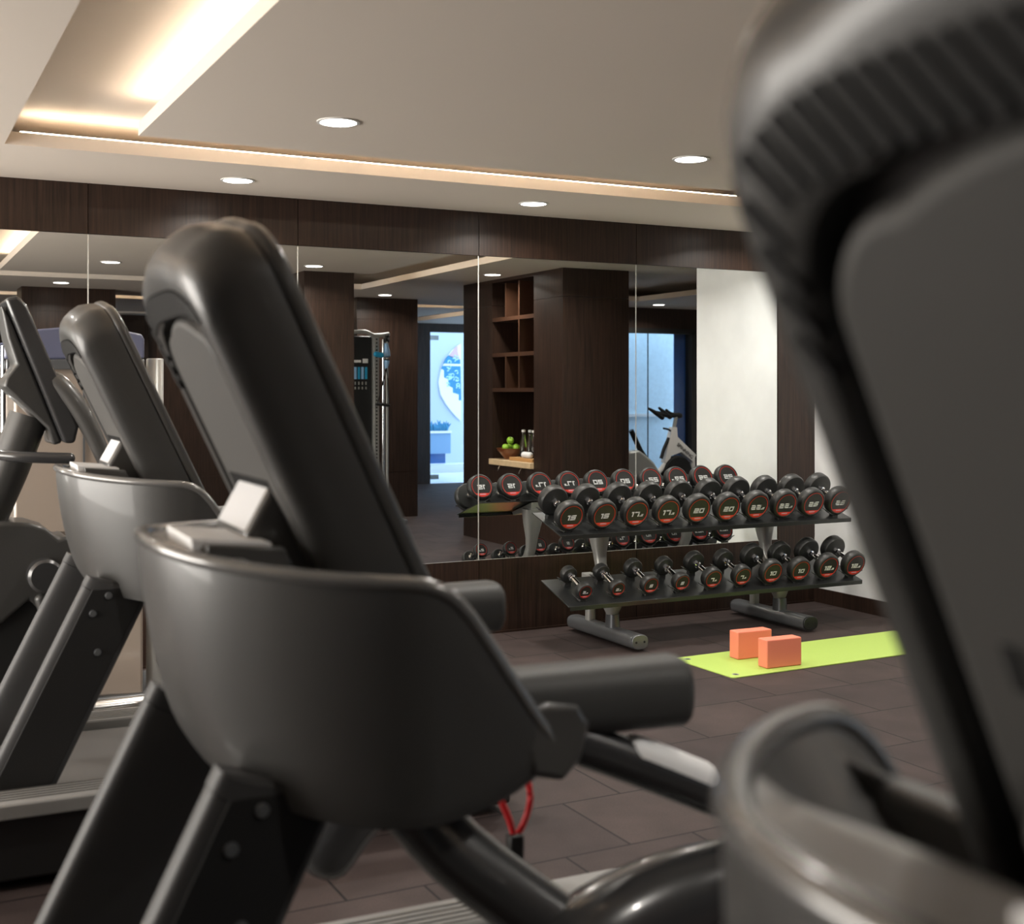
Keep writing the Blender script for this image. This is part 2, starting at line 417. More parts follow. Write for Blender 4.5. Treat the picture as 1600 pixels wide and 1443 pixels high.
# pillars that the mirror shows
def pillar(x0, x1, y0, y1, label, seamz=2.19, lowz=0.5):
    bm = NB()
    add_box(bm, x0 + .004, x1 - .004, y0 + .004, y1 - .004, 0, ZC)
    for a, b in ((0, lowz), (lowz + .004, seamz), (seamz + .004, ZC)): add_box(bm, x0, x1, y0, y1, a, b)
    return struct('wall_pillar', bm, 'wood', label)
pillar(1.29, 2.18, -0.6, -0.15, 'dark wood pillar with a glossy lit top, left in the mirror')
pillar(3.27, 3.72, 2.2, 2.62, 'dark wood pillar next to the long ceiling light, in the mirror')
pillar(2.62, 3.4, -0.75, -0.30, 'dark wood pillar behind the silver column, in the mirror')
pillar(4.7, 5.42, -0.5, 0.02, 'dark wood pillar behind the cable tower, in the mirror')

# cubby pillar: built around the open shelves (faces -x)
cx0, cx1 = 5.10, 5.75
cy0, cy1, cz0, cz1 = 2.55, 3.36, 0.79, 2.40
bm = NB()
add_box(bm, cx0, cx1, 1.92, cy0, 0, 2.19); add_box(bm, cx0, cx1, 1.92, cy0, 2.193, ZC)
add_box(bm, cx0, cx1, cy1, 3.87, 0, 2.19); add_box(bm, cx0, cx1, cy1, 3.87, 2.193, ZC)
add_box(bm, cx0, cx1, cy0, cy1, 0, 0.72); add_box(bm, cx0, cx1, cy0, cy1, 2.40, ZC)
add_box(bm, cx0 + .45, cx1, cy0, cy1, 0.72, 2.40)
struct('wall_cubby_pillar', bm, 'wood', 'dark wood pillar holding the open cubby shelves')
cub = thing('cubby_shelf', 'dark wood cubby shelf with square openings set in the pillar, seen in the mirror', 'shelf', (cx0, cy0, 1.40))
H = cy1 - cy0; dz_ = 0.03
rows = [1.43, 1.75, 2.075, 2.39]
for i, z in enumerate(rows[:3]):
    obj('shelf_board', box(0.0, 0.44, 0.001, H - 0.001, z - 1.40 - 0.035, z - 1.40), 'cubwood', cub)
def div(y, z0, z1): obj('divider', box(0.0, 0.44, y - .012, y + .012, z0 - 1.40 + .001, z1 - 1.40 - .036), 'cubwood', cub)
for y in (0.27, 0.53): div(y, rows[0], rows[1]); div(y, rows[2], rows[3] + 0.03)
div(0.53, rows[1], rows[2])
led = thing('stone_ledge', 'pale stone counter ledge below the cubby shelves, seen in the mirror', 'ledge', (cx0 - 0.04, cy0, 0.725))
obj('ledge_top', box(0, 0.40, 0.002, H - 0.002, 0, 0.052), 'marble', led, bevel=0.004)
for y in (0.2, 0.62): obj('hook', tube([(0.02, y, 0.002), (0.0, y, -0.03), (-0.005, y, -0.05)], 0.006, 8), 'chrome', led)
zt = 0.778
b = thing('fruit_bowl', 'brown wooden bowl filled with green apples on the stone ledge', 'bowl', (cx0 + 0.10, 2.72, zt))
obj('bowl_body', lathe([(0.0, 0), (0.05, 0), (0.075, 0.03), (0.115, 0.075), (0.13, 0.10), (0.12, 0.10), (0.10, 0.07), (0.06, 0.02), (0, 0.015)], seg=32), 'bowl', b, smooth=True)
apple_prof = [(0.0, 0.006), (0.012, 0.0), (0.026, 0.006), (0.037, 0.024), (0.039, 0.042), (0.032, 0.060), (0.018, 0.068), (0.006, 0.064), (0, 0.06)]
al = ['green apple at the near side of the wooden bowl', 'green apple on the left of the pile in the wooden bowl', 'green apple on the right of the pile in the wooden bowl',
      'green apple on top of the pile in the wooden bowl', 'green apple deep at the back of the wooden bowl']
ap0 = None
for k, (dx, dy, dzz) in enumerate([(-0.058, 0.0, 0.078), (0.018, -0.064, 0.080), (0.018, 0.064, 0.080), (-0.005, 0.0, 0.145), (0.075, 0.0, 0.085)]):
    if ap0 is None:
        ap0 = thing('apple', al[k], 'apple', group='green apples in the bowl')
        obj('fruit', lathe(apple_prof, seg=20), 'apple', ap0, smooth=True)
        obj('stem', tube([(0, 0, 0.06), (0.003, 0, 0.078)], 0.0018, 6), 'bowl', ap0)
        ap0.scale = (0.88, 0.88, 0.88); a = ap0
    else: a = copy_tree(ap0); a['label'] = al[k]
    a.location = (cx0 + 0.10 + dx, 2.72 + dy, zt + dzz); a.rotation_euler = (0.2 * k, 0.3, k)
tr = tag(obj('serving_board', box(-0.16, 0.16, -0.16, 0.28, 0, 0.03), 'board', loc=(cx0 + 0.16, 3.05, zt), bevel=0.004), 'light wooden board carrying the bottles on the stone ledge', 'board')
bl = ['leftmost glass bottle on the wooden board', 'middle glass bottle on the wooden board', 'rightmost glass bottle on the wooden board']
for k, (dx, dy) in enumerate([(-0.06, -0.07), (-0.04, 0.02), (-0.05, 0.11)]):
    t = thing('glass_bottle', bl[k], 'bottle', (cx0 + 0.16 + dx, 3.05 + dy, zt + 0.03), group='bottles on the board')
    obj('bottle_body', lathe([(0, 0), (0.034, 0), (0.036, 0.01), (0.034, 0.10), (0.022, 0.16), (0.016, 0.20), (0.016, 0.225)], seg=20), 'glass', t, smooth=True)
    obj('cap', lathe([(0.018, 0.225), (0.018, 0.245), (0, 0.247)], seg=16), 'white', t, smooth=True)
tag(obj('napkin', tube([(-0.125, 0.06, 0.028), (-0.125, 0.18, 0.028)], 0.028, 10, round_end=True), 'white', loc=(cx0 + 0.16, 3.05, zt + 0.03), smooth=True), 'rolled white towel in front of the bottles on the board', 'towel')

# lobby: oval mural and planter
art = thing('oval_wall_art', 'half oval white, teal and pink art on the lobby wall, seen through the door', 'art', (9.9, -8.39, 0))
AO = Vector((9.9, -8.39, 0)); Ya = 2 * MY + 8.39
def zpx(x, y): return (540 + x * 0.187, 500 + y * 0.187)
def apoly(pix, m, name, t0, t1):
    pts = [Pm(*zpx(*q), Ya) - AO for q in pix]
    return obj(name, prism_xz([(p.x, p.z) for p in pts], t0, t1), m, art)
apoly([(955, 195), (925, 215), (880, 255), (830, 330), (790, 420), (770, 520), (785, 620), (830, 700), (880, 765), (925, 815), (955, 840)], 'white', 'art_frame', 0, 0.04)
apoly([(925, 215), (900, 235), (865, 280), (850, 300), (945, 330), (925, 262)], 'pink', 'art_patch', 0.02, 0.045)
apoly([(850, 295), (830, 320), (808, 362), (948, 366), (948, 330)], 'teal', 'art_patch', 0.02, 0.045)
apoly([(800, 382), (950, 385), (955, 670), (935, 670), (935, 620), (885, 605), (885, 565), (848, 545), (848, 490), (812, 480), (812, 420), (790, 405)], 'teal', 'art_patch', 0.02, 0.045)
rnd = random.Random(3)
for i in range(18):
    px_, py_ = rnd.uniform(850, 935), rnd.choice([rnd.uniform(315, 350), rnd.uniform(400, 560)])
    a = rnd.uniform(0, PI); c = Pm(*zpx(px_, py_), Ya) - AO
    pts = [(c.x + 0.06 * t * math.cos(a + t), 0.05, c.z + 0.06 * t * math.sin(a + t)) for t in (-1, -.5, 0, .5, 1)]
    obj('art_swirl', tube(pts, 0.012, 6), 'tealp', art)
plt = thing('planter_box', 'blue grey planter box with low plants in the lobby', 'planter', (9.0, -7.4, 0))
Yp = 2 * MY + 7.4; PO = Vector((9.0, -7.4, 0))
def prect(x0, x1, y0, y1, name, m, t0, t1):
    a = Pm(*zpx(x0, y0), Yp) - PO; b2 = Pm(*zpx(x1, y1), Yp) - PO
    return obj(name, box(a.x, b2.x, -t1, -t0, b2.z, a.z), m, plt)
prect(500, 875, 942, 1112, 'planter_body', 'planterb', 0, 0.3); prect(500, 878, 930, 942, 'planter_rim', 'white', -0.03, 0.33)
prect(500, 840, 1112, 1250, 'planter_plinth', 'dblue', 0.05, 0.3)
bm = NB()
for i in range(60):
    px_ = rnd.uniform(560, 870); a = Pm(*zpx(px_, 932), Yp) - PO; h = rnd.uniform(.12, .21); q = rnd.uniform(-.5, .5)
    add_tube(bm, [a + Vector((0, -.1, 0)), a + Vector((q * .08, -.1 + rnd.uniform(-.05, .05), h * .6)), a + Vector((q * .2, -.1 + rnd.uniform(-.08, .08), h))], [0.02, 0.025, 0.004], 5)
obj('foliage', bm, 'teal', plt)['kind'] = 'stuff'
struct('trim_3', box(8.2, 13, -7.0, -6.6, 0, 0.14), 'lfloor')

# ------------------------------------------------------------------ downlights
def make_downlight():
    t = thing('downlight', '', 'ceiling light', group='round recessed downlights')
    obj('trim_ring', lathe([(0.082, 0.0), (0.082, -0.004), (0.070, -0.005), (0.070, 0.0)], seg=40), 'trimw', t, smooth=True)
    obj('lens', lathe([(0, -0.0015), (0.070, -0.0015), (0.070, 0.0005), (0, 0.0005)], seg=40), 'lens', t)
    return t
dl = make_downlight(); first = True
rowsy = [5.98, 4.51, 3.04, 0.55, -0.4, -3.7]
dls = []
for x, nx_ in ((1.58, 'left'), (3.22, 'middle'), (4.86, 'right')):
    for y, ny_ in ((5.98, 'in the row beside the mirror wall'), (4.51, 'in the second row from the mirror'), (3.04, 'in the third row, seen in the mirror'), (0.45, 'in the fourth row, seen in the mirror'), (-3.2, 'far back in the gym, seen in the mirror')):
        dls.append((x, y, '%s round recessed downlight %s' % (nx_, ny_)))
dls += [(8.3, 0.55, 'round downlight in front of the window bay, seen in the mirror'), (8.3, 3.0, 'round downlight above the white bike bay'), (8.15, 1.9, 'added unseen downlight brightening the white spin bike'),  # last one here is added, out of view, to brighten the bike
        (6.0, 0.35, 'small round downlight near the glass entrance door, seen in the mirror'), (-1.8, 5.98, 'round downlight at the far left of the mirror wall'), (-0.05, 5.98, 'round downlight above the strength machine')]
dls[2] = (1.68, 2.60, dls[2][2])
for x, y, lab in dls:
    if first: o = dl; first = False
    else: o = copy_tree(dl)
    o.location = (x, y, ZC); o['label'] = lab
    area('downlight_lamp', (x, y, ZC - 0.008), (0, 0, 0), 0.13, 0.13, DOWN_W, (1.0, 0.95, 0.88), 'DISK', 150)

# ------------------------------------------------------------------ treadmill
def rim_curve():
    """half of the console rim, from the front apex to the wing end: (x, y, z)"""
    return smooth_path([(0.395, 0.0, 1.160), (0.405, 0.12, 1.158), (0.442, 0.225, 1.150), (0.508, 0.318, 1.142), (0.583, 0.392, 1.136), (0.655, 0.44, 1.132),
                        (0.720, 0.463, 1.124), (0.765, 0.467, 1.092), (0.815, 0.467, 1.022), (0.875, 0.462, 0.935), (0.932, 0.452, 0.858)], 5)
def bottom_of(x):
    return None
def make_treadmill(label):
    t = thing('treadmill', label, 'treadmill', group='treadmills in a row')
    # running deck
    obj('deck_frame', box(-0.40, 1.78, -0.43, 0.43, 0.03, 0.215), 'black', t, bevel=0.01)
    obj('running_belt', box(0.02, 1.80, -0.315, 0.315, 0.216, 0.235), 'belt', t, bevel=0.006)
    hood = smooth_path([(-0.50, 0, 0.08), (-0.46, 0, 0.26), (-0.25, 0, 0.345), (0.0, 0, 0.33), (0.10, 0, 0.24)], 5)
    poly = [(p.x, p.z) for p in hood] + [(0.10, 0.05), (-0.50, 0.05)]
    obj('motor_hood', prism_xz(poly, -0.44, 0.44), 'plastic2', t, bevel=0.02, seg=3)
    for s in (1, -1):
        # foot rail: wide, with a kink towards the rear end, grooved on top
        a = [(0.02, 0.335), (1.36, 0.335), (1.42, 0.35), (1.50, 0.375), (1.62, 0.385), (1.80, 0.40), (1.83, 0.43), (1.78, 0.475), (0.02, 0.475)]
        obj('side_rail', prism_xy([(x, y * s) for x, y in a], 0.215, 0.262), 'rail', t, bevel=0.008)
        bm = NB()
        for k in range(5): add_box(bm, 0.1, 1.34, s * (0.352 + k * 0.022) - 0.0025, s * (0.352 + k * 0.022) + 0.0025, 0.2625, 0.2638)
        obj('rail_groove', bm, 'plastic2', t)
    # slanted uprights
        for nm, z0, z1, gx, m_ in (('upright', 0.12, 0.795, 0.0, 'upright'), ('upright_cap', 0.797, 0.825, 0.0015, 'upright')):
            rings = []
            for z in (z0, z1):
                cx = 0.200 + (z - 0.12) * 0.49; cy = 0.288 * s
                rx = (0.090 + gx); ry = 0.037 + gx
                rings.append([Vector((cx + rx * math.copysign(abs(math.cos(a)) ** .45, math.cos(a)), cy + ry * math.copysign(abs(math.sin(a)) ** .45, math.sin(a)), z - (0.03 * math.cos(a)))) for a in [2*PI*i/40 for i in range(40)]])
            obj(nm, add_loft(NB(), rings), m_, t, smooth=40)
        # black cover plate on the outer face, with its bolts
        def up_at(z, off): return (0.200 + (z - 0.12) * 0.49 + off, z)
        pl = [up_at(0.13, -0.076), up_at(0.13, 0.084), up_at(0.815, 0.084), up_at(0.815, -0.076)]
        obj('side_plate', prism_xz(pl, s * 0.322, s * 0.3285), 'matte', t, bevel=0.002)
        for z, off in ((0.795, -0.02), (0.745, -0.04), (0.63, 0.03)):
            x, zz = up_at(z, off)
            obj('bolt', lathe([(0.0, 0.334 * s), (0.009, 0.334 * s), (0.011, 0.331 * s), (0.011, 0.327 * s)], 'Y', 14, (x, 0, zz)), 'silver_dark', t, smooth=True)
    obj('support_beam', box(0.52, 0.68, -0.26, 0.26, 0.80, 0.88), 'black', t, bevel=0.01)
    # console shell
    half = rim_curve()
    rim = [Vector((p.x, -p.y, p.z)) for p in reversed(half)] + half[1:]
    secs = []
    NS = 14
    for p in rim:
        ay = abs(p.y); s = 1 if p.y >= 0 else -1
        f = min(max((p.x - 0.395) / 0.535, 0), 1)            # 0 at the front, 1 at wing end
        bx = 0.485 + 0.425 * f ** 1.3
        bz = 0.768 + 0.062 * f ** 5 + 0.03 * (1 - f) ** 2
        by = ay * 0.97
        B = Vector((bx, s * by, bz))
        C = Vector((p.x + (bx - p.x) * 0.45, s * (ay + (by - ay) * 0.1), p.z + (bz - p.z) * 0.90))
        C0 = Vector((p.x - 0.004, s * (ay + 0.006), p.z + (bz - p.z) * 0.22))
        row = []
        for k in range(NS + 1):
            u = k / NS
            row.append(((1-u)**3) * p + 3*u*(1-u)**2 * C0 + 3*u*u*(1-u) * C + u**3 * B)
        secs.append(row)
    bm = NB(); add_loft(bm, secs, cap=False, closed=False)
    # underside
    for i in range(len(secs) // 2):
        a, b2 = secs[i][-1], secs[i+1][-1]; c, d = secs[-2-i][-1], secs[-1-i][-1]
        try: bm.faces.new([bm.verts.new(q) for q in (a, b2, c, d)])
        except Exception: pass
    bmesh.ops.remove_doubles(bm, verts=bm.verts, dist=1e-4)
    obj('console_shell', bm, 'plastic', t, smooth=60)
    obj('console_rim', tube([(p.x + 0.004, p.y * 0.985, p.z - 0.004) for p in rim], 0.0135, 12, ry=0.0115), 'rim', t, smooth=True)
    # tray surface inside the rim, light coloured
    def inner(x0, x1, name, m_):
        bm = NB(); prev = None
        for p in [q for q in half if x0 <= q.x <= x1]:
            row = []
            q_ = min(max((p.x - 0.50) / 0.14, 0), 1); q_ = q_ * q_ * (3 - 2 * q_)
            front = min(1, (p.x - 0.395) / 0.1)
            for k in range(25):
                v = -1 + 2 * k / 24
                z = p.z - 0.006 + (1 - q_) * 0.014 * front * (1 - abs(v) ** 3) - q_ * 0.115 * (1 - abs(v) ** 3.5)
                row.append(bm.verts.new((p.x, p.y * v * 0.97, z)))
            if prev:
                for k in range(24): bm.faces.new((prev[k], prev[k+1], row[k+1], row[k]))
            prev = row
        bmesh.ops.remove_doubles(bm, verts=bm.verts, dist=1e-4)
        obj(name, bm, m_, t, smooth=60)
    inner(0.0, 0.562, 'tray_top', 'tray'); inner(0.545, 0.86, 'inner_well', 'plastic2')
    # dash that slopes down to the user between the wings
    dash = [(0.70, 1.095), (0.735, 1.09), (0.83, 0.985), (0.90, 0.89), (0.915, 0.85), (0.87, 0.80), (0.66, 0.80)]
    obj('dash', prism_xz(dash, -0.38, 0.38), 'plastic', t, bevel=0.012)
    for s in (1, -1):
        obj('wing_lining', add_prism(NB(), [(0.70, 1.10), (0.75, 1.08), (0.80, 1.01), (0.865, 0.92), (0.91, 0.865), (0.88, 0.84), (0.74, 0.84)],
            lambda p: Vector((p[0], 0.375 * s, p[1])), lambda p: Vector((p[0], 0.432 * s, p[1]))), 'plastic2', t, bevel=0.006)
        # wing end block that carries the side handrail
        wb = [(0.855, 0.950), (0.905, 0.968), (0.960, 0.960), (0.982, 0.915), (0.965, 0.845), (0.935, 0.815), (0.88, 0.83)]
        obj('rail_mount', add_prism(NB(), wb, lambda p: Vector((p[0], 0.36 * s, p[1] - 0.004)), lambda p: Vector((p[0], 0.462 * s, p[1] - 0.025 * max(0, p[1] - 0.85) / 0.1))), 'plastic2', t, bevel=0.012, seg=3)
        hr = obj('handrail', tube([(0.95, 0.42 * s, 0.872), (1.08, 0.42 * s, 0.815), (1.25, 0.42 * s, 0.735), (1.42, 0.42 * s, 0.655)], 0.034, 20, smooth=4, round_end=True), 'gloss', t, smooth=True)
        obj('pulse_sensor', tube([(1.075, 0.42 * s, 0.831), (1.205, 0.42 * s, 0.771)], 0.031, 16, round_end=True), 'white', hr, smooth=True)
        # padded grip bars pointing back to the user
        obj('hand_grip', tube([(0.76, 0.40 * s, 0.930), (0.95, 0.405 * s, 0.925), (1.17 if s < 0 else 1.225, 0.415 * s, 0.922)], [0.05, 0.054, 0.056], 24, smooth=3, power=0.72, round_end=False), 'foam', t, smooth=True, bevel=0.018, seg=4)
        # strut and big elbow below the shell
        obj('strut', tube([(0.71, 0.29 * s, 0.82), (0.80, 0.36 * s, 0.70), (0.95, 0.43 * s, 0.575)], 0.052, 22, smooth=4), 'gloss', t, smooth=True)
        obj('elbow', tube([(0.84, 0.46 * s, 0.42), (0.90, 0.46 * s, 0.50), (0.99, 0.46 * s, 0.565), (1.13, 0.45 * s, 0.60), (1.30, 0.44 * s, 0.615), (1.44, 0.42 * s, 0.63)], [0.07, 0.078, 0.08, 0.075, 0.06, 0.042], 26, smooth=5, round_end=True), 'gloss', t, smooth=True)
    # neck block with the white label, and the reading plate on the tray
    nb = [(0.530, 1.165), (0.560, 1.115), (0.76, 1.06), (0.76, 1.25), (0.590, 1.275)]
    nk = obj('neck_block', prism_xz(nb, -0.13, 0.10), 'plastic2', t, bevel=0.012, seg=3)
    d = Vector((0.535 - 0.475, 0, 1.275 - 1.165)).normalized(); nrm = Vector((-d.z, 0, d.x))
    q0 = Vector((0.530, 0, 1.165)) + d * 0.012 + nrm * 0.0008; q1 = Vector((0.590, 0, 1.275)) - d * 0.012 + nrm * 0.0008
    bm = NB(); vs = [bm.verts.new(v) for v in (q0 + Vector((0, -.115, 0)), q1 + Vector((0, -.115, 0)), q1 + Vector((0, .085, 0)), q0 + Vector((0, .085, 0)))]
    bm.faces.new(vs); obj('spec_label', bm, 'label', nk, solid=0.0012)
    obj('tray_plate', prism_xz([(0.435, 1.176), (0.56, 1.164), (0.56, 1.138), (0.44, 1.142)], -0.19, 0.02), 'white', t, bevel=0.003)
    obj('tray_wedge', prism_xz([(0.455, 1.168), (0.575, 1.158), (0.59, 1.12), (0.46, 1.12)], -0.215, -0.192), 'plastic2', t, bevel=0.003)
    # ---- tall leaning display
    lean = R(25.2); T0 = Vector((0.816, 0, 1.080))           # lower front edge of the display
    U = Vector((-math.sin(lean), 0, math.cos(lean))); W = Vector((math.cos(lean), 0, math.sin(lean)))   # up along the screen / towards the user
    def D(u, v, w_): return T0 + U * u + Vector((0, v, 0)) + W * w_
    Ht = 0.664
    def outline(hw0, hw1, ht, rc, arch=0.025, n=8, u0=0.0):
        pts = [(u0, -hw0), (u0, hw0)]
        top = []
        for k in range(n + 1):                                # right top corner
            a = PI / 2 * k / n
            top.append((ht - rc + rc * math.sin(a), hw1 - rc + rc * math.cos(a)))
        for k in range(1, 8):
            v = (hw1 - rc) * (1 - 2 * k / 8.0)
            top.append((ht + arch * (1 - (v / (hw1 - rc)) ** 2), v))
        for k in range(n + 1):
            a = PI / 2 * (1 - k / n)
            top.append((ht - rc + rc * math.sin(a), -(hw1 - rc + rc * math.cos(a))))
        return pts + top
    def slab(o_, w0, w1): return add_prism(NB(), o_, lambda p: D(p[0], p[1], w0), lambda p: D(p[0], p[1], w1))
    obj('display_bezel', slab(outline(0.250, 0.254, Ht - 0.012, 0.095), -0.030, 0.0), 'plastic2', t, bevel=0.011, seg=3)
    obj('screen', slab(outline(0.225, 0.229, Ht - 0.04, 0.07, u0=0.12), -0.001, 0.0015), 'screen', t)
    # housing as a loft from the seam to the back, rounding over
    rings = []
    def hring(w0, ins, top): return [D(p[0], p[1], w0) for p in outline(0.250 - ins * .8, 0.254 - ins, Ht - top, 0.095 if ins < .05 else 0.075, u0=-0.05 if ins < .05 else 0.04)]
    for w0, ins, top in ((-0.0308, 0.003, 0.012), (-0.045, 0.001, 0.006), (-0.070, 0.001, 0.0), (-0.100, 0.003, 0.006), (-0.124, 0.007, 0.016), (-0.140, 0.014, 0.028), (-0.150, 0.024, 0.044), (-0.153, 0.036, 0.058)):
        rings.append(hring(w0, ins, top))
    for w0, ins, top in ((-0.153, 0.055, 0.110), (-0.149, 0.060, 0.116), (-0.118, 0.062, 0.118)): rings.append(hring(w0, ins, top))
    hd = obj('display_housing', add_loft(NB(), rings), 'plastic', t, smooth=50)
    obj('back_panel', slab(outline(0.182, 0.182, Ht - 0.135, 0.07, u0=0.05), -0.11, -0.150), 'panel', t, bevel=0.012, seg=4)
    # vent slots in the hood band, leaning and following the corner
    bm = NB()
    def slot(u0, v0, u1, v1, hw=0.0045):
        dv = Vector((u1 - u0, v1 - v0, 0)).normalized(); pr = Vector((-dv.y, dv.x, 0)) * hw
        c = [(u0 + pr.x, v0 + pr.y), (u1 + pr.x, v1 + pr.y), (u1 - pr.x, v1 - pr.y), (u0 - pr.x, v0 - pr.y)]
        add_prism(bm, c, lambda p: D(p[0], p[1], -0.1440), lambda p: D(p[0], p[1], -0.1560))
    for k in range(-11, 12):
        v = k * 0.0185; e = abs(k / 11.0)
        slot(Ht - 0.060 - 0.030 * e ** 4, v * 0.95 + 0.010, Ht - 0.104 - 0.020 * e ** 4, v * 0.95 - 0.012, 0.0048)
    for k in range(4): slot(Ht - 0.118 - 0.028 * k, 0.216 - 0.001 * k, Ht - 0.150 - 0.027 * k, 0.196, 0.0045)
    obj('vent_slots', bm, 'matte', hd)
    # small speaker grille near the lower end of the back panel
    bm = NB()
    for k in range(15):
        v = -0.13 + k * 0.0186; add_box(bm, -0.0015, 0.0015, v, v + 0.009, 0, 0.030)
    for v in bm.verts: v.co = D(0.235 + v.co.z, v.co.y, -0.151 + v.co.x)
    obj('speaker_grille', bm, 'matte', t)
    # red safety cord
    for s in (-1,):
        sc = obj('safety_cord', tube([(0.89, -0.13, 0.83), (0.95, -0.14, 0.74), (0.985, -0.15, 0.665), (1.003, -0.15, 0.625), (1.03, -0.15, 0.69), (1.00, -0.14, 0.77), (0.90, -0.13, 0.84)], 0.0055, 8, smooth=5), 'cord', t, smooth=True)
        obj('safety_clip', box(0.985, 1.012, -0.165, -0.14, 0.585, 0.630), 'black', sc, bevel=0.004)
    return t
tm = make_treadmill('large dark treadmill in the middle, tall display leaning over its wide console shell')
tm.location = (0.0, 2.10, 0); tm.rotation_euler = (0, 0, R(-2.0))
t2 = copy_tree(tm); t2['label'] = 'smaller looking treadmill behind on the left, in front of the strength machine'
t2.location = (0.12, 4.15, 0)
t0 = copy_tree(tm); t0['label'] = 'blurred treadmill closest to the camera on the right, vented back of its display towards us'
t0.location = (0.005, 0.36, 0); t0.rotation_euler = (0, 0, 0)

# ------------------------------------------------------------------ dumbbells
SEG = {'0': 'abcdef', '1': 'bc', '2': 'abged', '5': 'afgcd', '7': 'abc'}
def add_digit(bm, ch, x, h, w_, t_, y, sh=0.18):
    def bar(x0, z0, x1, z1):
        vs = []
        for yy in (y, y - 0.0012):
            vs += [bm.verts.new((x + xx + sh * zz, yy, zz)) for xx, zz in ((x0, z0), (x1, z0), (x1, z1), (x0, z1))]
        for f in ((0,1,2,3),(7,6,5,4),(0,4,5,1),(1,5,6,2),(2,6,7,3),(3,7,4,0)): bm.faces.new([vs[i] for i in f])
    if ch == '.': bar(0, 0, t_ * 1.3, t_ * 1.3); return t_ * 2.0
    if ch == '1':
        bar(w_ * .35, 0, w_ * .35 + t_, h); bar(w_ * .08, h - t_, w_ * .35, h); return w_ * .35 + t_ + w_ * .2
    for s_ in SEG[ch]:
        if s_ == 'a': bar(0, h - t_, w_, h)
        if s_ == 'g': bar(0, h / 2 - t_ / 2, w_, h / 2 + t_ / 2)
        if s_ == 'd': bar(0, 0, w_, t_)
        if s_ == 'b': bar(w_ - t_, h / 2, w_, h)
        if s_ == 'c': bar(w_ - t_, 0, w_, h / 2)
        if s_ == 'e': bar(0, 0, t_, h / 2)
        if s_ == 'f': bar(0, h / 2, t_, h)
    return w_ + w_ * .18
def number_mesh(txt, r, y):
    big, small = (txt[:-2], '.5') if txt.endswith('.5') else (txt, '')
    bm = NB(); h = r * 0.35; w_ = h * 1.05; t_ = h * 0.24; x = 0
    for c in big: x += add_digit(bm, c, x, h, w_, t_, y)
    for c in small: x += add_digit(bm, c, x, h * .45, w_ * .42, t_ * .6, y)
    for v in bm.verts: v.co.x -= x / 2; v.co.z -= h * 0.62
    return bm
RAD = {'2.5': .045, '5': .053, '7.5': .062, '10': .073, '12.5': .079, '15': .083, '17.5': .084, '20': .0855, '22.5': .087, '25': .088}
def make_dumbbell(w_):
    """lies along local y, origin under its middle where the heads touch"""
    r = RAD[w_]; hl = 0.026 + r * 0.42      # head thickness
    gap = 0.132                               # clear handle length
    t = thing('dumbbell', '', 'dumbbell', group='rubber dumbbells on the rack')
    yi, yo = gap / 2, gap / 2 + hl
    def head(s):
        e = r * 0.16
        prof = [(0.0, yi), (r * 0.80, yi), (r * 0.93, yi + e * .25), (r, yi + e), (r, yo - e), (r * 0.95, yo - e * .35), (r * 0.86, yo), (r * 0.835, yo), (r * 0.81, yo - 0.003), (0, yo - 0.003)]
        hd = obj('weight_head', lathe([(a, -b2) for a, b2 in prof], 'Y', 44, (0, 0, r)), 'rubber', t, smooth=40)
        obj('red_ring', lathe([(a, -b2) for a, b2 in ((r * .755, yo - .0031), (r * .755, yo - .0015), (r * .800, yo - .0015), (r * .800, yo - .0031))], 'Y', 44, (0, 0, r)), 'red', hd)
        pts = []
        for k in range(13):
            a = PI * 1.5 + (k - 6) / 6.0 * R(46); pts.append((r * .745 * math.cos(a), r + r * .745 * math.sin(a)))
        for k in range(9):
            a = R(46) * (4 - k) / 4.0; pts.append((r * .70 * math.sin(a) , r - r * .50 + r * 0.10 * (math.cos(a) - 1) * 0.3 - r*.02))
        bg = obj('badge', add_prism(NB(), pts, lambda p: Vector((p[0], -yo + .0032, p[1])), lambda p: Vector((p[0], -yo + .0012, p[1]))), 'badge', hd)
        nm = number_mesh(w_, r, -yo + 0.0026)
        for v in nm.verts: v.co.z += r
        obj('number', nm, 'white', hd)
        mk = box(-r * .24, r * .24, -yo + .0002, -yo + .0012, r * .36, r * .43); obj('badge_mark', mk, 'red' if False else 'pink', hd)
        if s > 0: hd.rotation_euler = (0, 0, PI)
        return hd
    head(-1); head(1)
    hr = 0.0135
    hb = tube([(0, -yi, r), (0, -yi + .02, r), (0, -yi + .024, r), (0, -0.02, r), (0, 0.02, r), (0, yi - .024, r), (0, yi - .02, r), (0, yi, r)],
              [0.021, 0.020, hr, hr * 1.08, hr * 1.08, hr, 0.020, 0.021], 24)
    obj('handle', hb, 'chrome', t, smooth=50)
    return t, hl, yi
ORD = ['first', 'second', 'third', 'fourth', 'fifth', 'sixth', 'seventh', 'eighth', 'ninth', 'tenth']
TOP = ['15', '15', '17.5', '17.5', '20', '20', '22.5', '22.5', '25', '25']
BOT = ['2.5', '2.5', '5', '5', '7.5', '7.5', '10', '10', '12.5', '12.5']
SLX0, SLX1 = 3.26, 5.30
rack = thing('dumbbell_rack', 'two tier silver and black dumbbell rack standing against the mirror wall', 'rack', (0, 0, 0))
rack.location = (4.26, 6.0, 0); RO = Vector((4.26, 6.0, 0))
def robj(name, bm, m, **k):
    for v in bm.verts: v.co -= RO
    return obj(name, bm, m, rack, **k)
shelves = {'top': ((5.755, 0.628), (6.075, 0.725)), 'bottom': ((5.66, 0.262), (5.97, 0.362))}
frames = {}
